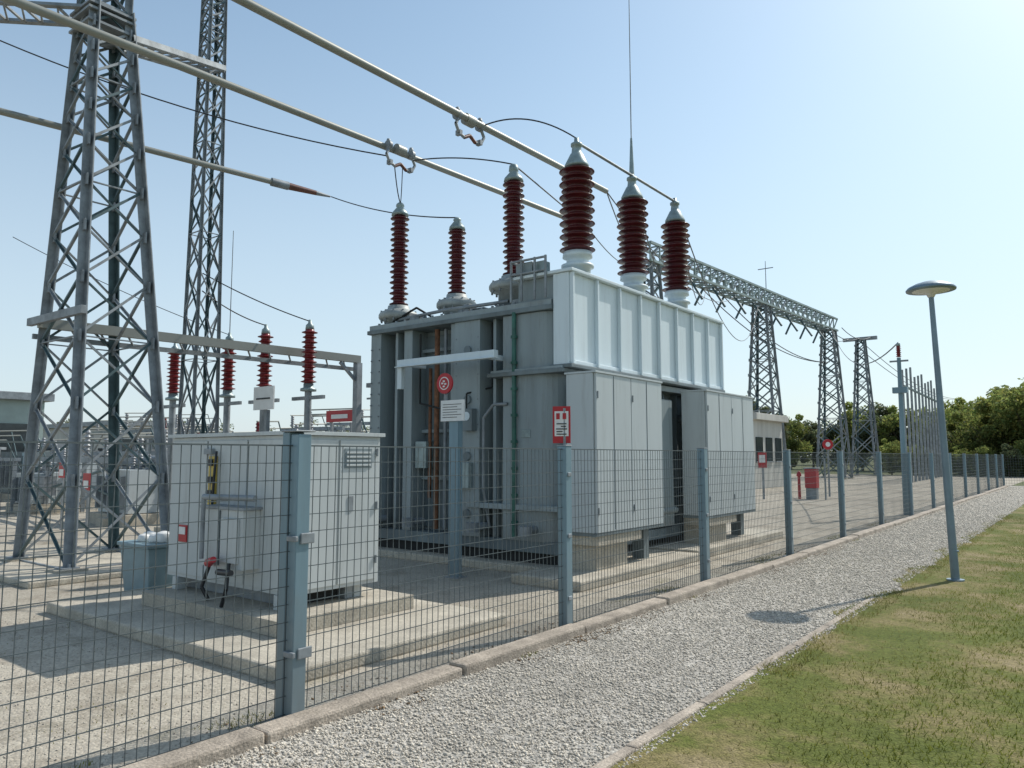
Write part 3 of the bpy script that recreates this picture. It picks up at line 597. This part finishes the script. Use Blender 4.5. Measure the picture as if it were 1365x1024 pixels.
b.cyl((x,y,0),(x,y,2.3),.04,.04,'galv',8); b.cyl((x,y-.03,2.2),(x+.03,y-.07,2.2),.22,.22,'signred',24); b.cyl((x+.03,y-.075,2.2),(x+.032,y-.078,2.2),.10,.10,'signwhite',20); b.obj('round_sign')
b=MB(['signred','signwhite','galv']); x,y=-10.5,29.8
b.cyl((x,y,0),(x,y,1.8),.04,.04,'galv',8); b.box(x-.17,x+.17,y-.06,y-.041,1.25,1.85,'signred'); b.box(x-.12,x+.12,y-.07,y-.061,1.45,1.75,'signwhite'); b.obj('safety_sign')
b=MB(['signred','signwhite','galv']); b.box(-9.12,-8.95,8.0,8.1,.9,1.2,'signred'); b.box(-9.09,-8.98,7.99,7.998,1.0,1.12,'signwhite'); b.beam((-9.03,8.12,0),(-9.03,8.12,1.25),.04,.04,'galv'); b.obj('tag_sign')
# ------------------------------------------------------------------ cables
def cable(pts,r,mi='black',name='power_cable'):
    b=MB([mi]); b.tube(pts,r,mi,6); b.obj(name)
cable(sag((-7.84,9.25,7.2),(-6.1,9.5,6.62),-.22),.012)
cable(sag((-9.6,9.4,7.1),(-7.45,9.65,6.58),-.08),.012)
cable(sag((-14.6,3.9,8.9),(-9.62,8.8,7.0),.25),.012)
cable(sag((-12.55,9.9,7.2),(-8.85,9.8,5.98),.12),.012)
cable(sag((-9.65,9.0,6.9),(-9.91,9.4,6.37),.1),.010); cable(sag((-9.6,9.15,6.88),(-9.91,9.4,6.37),.18),.008)
cable(sag((-13.75,7.75,5.3),(-12.43,9.35,4.42),.06),.012)
cable(sag((-13.75,7.75,4.95),(-13.35,8.95,4.38),.08),.012)
cable(sag((-17,5.5,6.1),(-14.6,8.9,4.3),.1),.008)
for (p,q,s) in (((-6.1,12.95,6.56),(-17.0,40,11.5),1.6),((-6.12,11.3,6.56),(-17.2,36,11.5),1.2),((-7.75,13.2,7.2),(-17.3,34,11.5),.8),((-9.35,15,7.2),(-17.4,33.3,11.5),.6),((-7.75,13.2,7.2),(-16.8,44,11.5),1.2),((-6.1,9.5,6.6),(-9.35,15,7.2),.1),((-7.45,9.65,6.58),(-9.35,15,7.2),.0),((-6.1,12.95,6.56),(-16.5,47,11.5),2.6)):
    cable(sag(p,q,s,24),.014,'cable')
for dx in(-.9,0,.9): cable(sag((-15.9+dx,61,11.6),(-15.9+dx,70.6,12.1),.5),.03,'cable')
cable(sag((-15.8,61,11.8),(-4.45,24.4,5.05),1.6,24),.02,'cable')
for dz in(0,.8): cable(sag((-15.9,70.6,11.9-dz),(-16.4,140,11),1.6,20),.03,'cable')
for x0 in(-17.4,-16.6): cable(sag((x0,40,11.4),(-16,61,9.0),1.2,20),.03,'cable')
# ------------------------------------------------------------------ trees
def treemesh(name,H,W,nl,mi,seed,ls=.26):
    r=np.random.default_rng(seed); b=MB(['bark']); random.seed(seed)
    b.cyl((0,0,-.1),(0,0,H*.45),.16,.1,'bark',8); tips=[]
    for k in range(9):
        a=r.random()*6.28; z=H*(.18+.3*r.random()); e=Vector((math.cos(a)*W*.35,math.sin(a)*W*.35,z+H*.28)); b.cyl((0,0,z),e,.06,.02,'bark',6); tips.append(e)
    tm=b.obj(name+'_tmp'); me0=tm.data; bpy.data.objects.remove(tm)
    nc=32; a=r.random(nc)*6.28; rr=W*.5*np.sqrt(r.random(nc))*.85; zc=H*(.12+.80*r.random(nc)); sh=np.sqrt(np.clip(1-((zc/H-.45)/.6)**2,.1,1)); C=np.stack([np.cos(a)*rr*sh,np.sin(a)*rr*sh,zc],-1)
    R=W*(.07+.13*r.random(nc)); ci=r.integers(0,nc,nl); d=r.normal(size=(nl,3)); d/=np.linalg.norm(d,axis=1)[:,None]
    P=C[ci]+d*(R[ci]*(.4+.75*r.random(nl)**.6))[:,None]*np.array([1,1,.85]); P[:,2]=np.maximum(P[:,2],.25)
    u=r.normal(size=(nl,3)); u/=np.linalg.norm(u,axis=1)[:,None]; w=np.cross(u,r.normal(size=(nl,3))); w/=np.linalg.norm(w,axis=1)[:,None]
    s=(ls*(.5+.8*r.random(nl)))[:,None]; V=np.stack([P-u*s,P+w*s*.5,P+u*s,P-w*s*.5],1).reshape(-1,3); F=np.arange(4*nl).reshape(-1,4)
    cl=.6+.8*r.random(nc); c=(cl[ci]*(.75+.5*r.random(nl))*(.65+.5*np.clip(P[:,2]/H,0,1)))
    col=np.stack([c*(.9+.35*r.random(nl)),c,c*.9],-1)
    me=npmesh(name,V,F,mi,np.repeat(col,4,0)); return me,me0
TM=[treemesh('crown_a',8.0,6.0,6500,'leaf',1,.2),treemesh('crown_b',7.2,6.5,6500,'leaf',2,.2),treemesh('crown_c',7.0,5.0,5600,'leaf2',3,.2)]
def tree(x,y,k,s,nm0='deciduous_tree',zs=1):
    P=empty(nm0); P.location=(x,y,0); P.rotation_euler=(0,0,(x*7+y)%6.28); P.scale=(s,s,s*zs)
    for nm,me in(('crown',TM[k][0]),('trunk',TM[k][1])): o=link(nm,me); o.parent=P
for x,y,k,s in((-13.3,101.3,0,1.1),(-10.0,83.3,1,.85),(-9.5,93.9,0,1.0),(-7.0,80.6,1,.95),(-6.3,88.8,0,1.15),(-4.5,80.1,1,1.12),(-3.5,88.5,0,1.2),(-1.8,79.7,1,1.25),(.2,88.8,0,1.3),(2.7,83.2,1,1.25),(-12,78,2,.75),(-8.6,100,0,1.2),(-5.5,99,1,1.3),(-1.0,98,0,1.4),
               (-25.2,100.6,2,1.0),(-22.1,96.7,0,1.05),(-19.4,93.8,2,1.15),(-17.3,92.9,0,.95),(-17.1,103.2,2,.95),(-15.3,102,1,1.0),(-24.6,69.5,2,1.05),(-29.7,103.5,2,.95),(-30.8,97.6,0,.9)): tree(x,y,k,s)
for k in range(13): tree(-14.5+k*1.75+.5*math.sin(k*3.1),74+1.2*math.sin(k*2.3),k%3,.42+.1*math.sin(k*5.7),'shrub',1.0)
Vs=[];Fs=[];Cs=[];o=0
src=TM[2][0]; n=len(src.vertices); co=np.zeros(n*3); src.vertices.foreach_get('co',co); co=co.reshape(-1,3)
sel=np.arange(0,n//4,4); idx=(sel[:,None]*4+np.arange(4)).ravel(); co=co[idx]; cc=np.zeros(n*4); src.color_attributes['Col'].data.foreach_get('color',cc); cc=cc.reshape(-1,4)[idx,:3]
for k in range(100):
    th=math.radians(37.8+48-96*k/100); f=128+30*rng.random(); x,y=-f*1.12*math.sin(th),f*1.12*math.cos(th); s=.75+.5*rng.random()
    v=co*np.array([1.6,1.6,s*1.05]); v=v+np.array([x,y,0]); Vs.append(v); Cs.append(cc*(.9+.4*rng.random())); m=len(v); Fs.append(np.arange(m).reshape(-1,4)+o); o+=m
link('distant_trees',npmesh('distant_trees',np.vstack(Vs),np.vstack(Fs),'leaf2',np.vstack(Cs)))
# ------------------------------------------------------------------ light, sky, camera
sd=Vector((.19,.69,.74)).normalized(); el=math.asin(sd.z); az=math.atan2(sd.x,sd.y)
w=bpy.data.worlds.new('World'); S.world=w; w.use_nodes=True; nt=w.node_tree; N=nt.nodes; L=nt.links
sk=N.new('ShaderNodeTexSky'); sk.sky_type='NISHITA'; sk.sun_disc=False; sk.sun_elevation=el; sk.sun_rotation=az; sk.air_density=1.0; sk.dust_density=.8; sk.ozone_density=1.2
tn=N.new('ShaderNodeVectorMath'); tn.operation='MULTIPLY'; tn.inputs[1].default_value=(1.2,1.26,1.12); L.new(sk.outputs[0],tn.inputs[0])
# thin whitish haze near the horizon, by elevation only
tc=N.new('ShaderNodeTexCoord'); sp=N.new('ShaderNodeSeparateXYZ'); L.new(tc.outputs['Generated'],sp.inputs[0])
mr=N.new('ShaderNodeMapRange'); mr.interpolation_type='SMOOTHSTEP'; mr.inputs[1].default_value=-.02; mr.inputs[2].default_value=.60; mr.inputs[3].default_value=.78; mr.inputs[4].default_value=.08; L.new(sp.outputs[2],mr.inputs[0])
mm=N.new('ShaderNodeMix'); mm.data_type='RGBA'; L.new(mr.outputs[0],mm.inputs[0]); L.new(tn.outputs[0],mm.inputs[6]); mm.inputs[7].default_value=(4.3,5.0,5.7,1)
L.new(mm.outputs[2],N['Background'].inputs[0]); N['Background'].inputs[1].default_value=.15
l=bpy.data.lights.new('sun','SUN'); l.energy=4.2; l.angle=math.radians(.5); l.color=(1,.955,.88); lo=bpy.data.objects.new('sun',l); S.collection.objects.link(lo); lo.rotation_euler=sd.to_track_quat('Z','Y').to_euler()
c=bpy.data.cameras.new('camera'); c.lens=26.37; c.sensor_width=36; c.clip_end=3000; c.clip_start=.05; co_=bpy.data.objects.new('camera',c); S.collection.objects.link(co_)
co_.location=(0,0,1.7); co_.rotation_euler=(math.radians(95.5),0,math.radians(37.8)); S.camera=co_
S.view_settings.view_transform='Standard'; S.view_settings.look='None'; S.view_settings.exposure=0
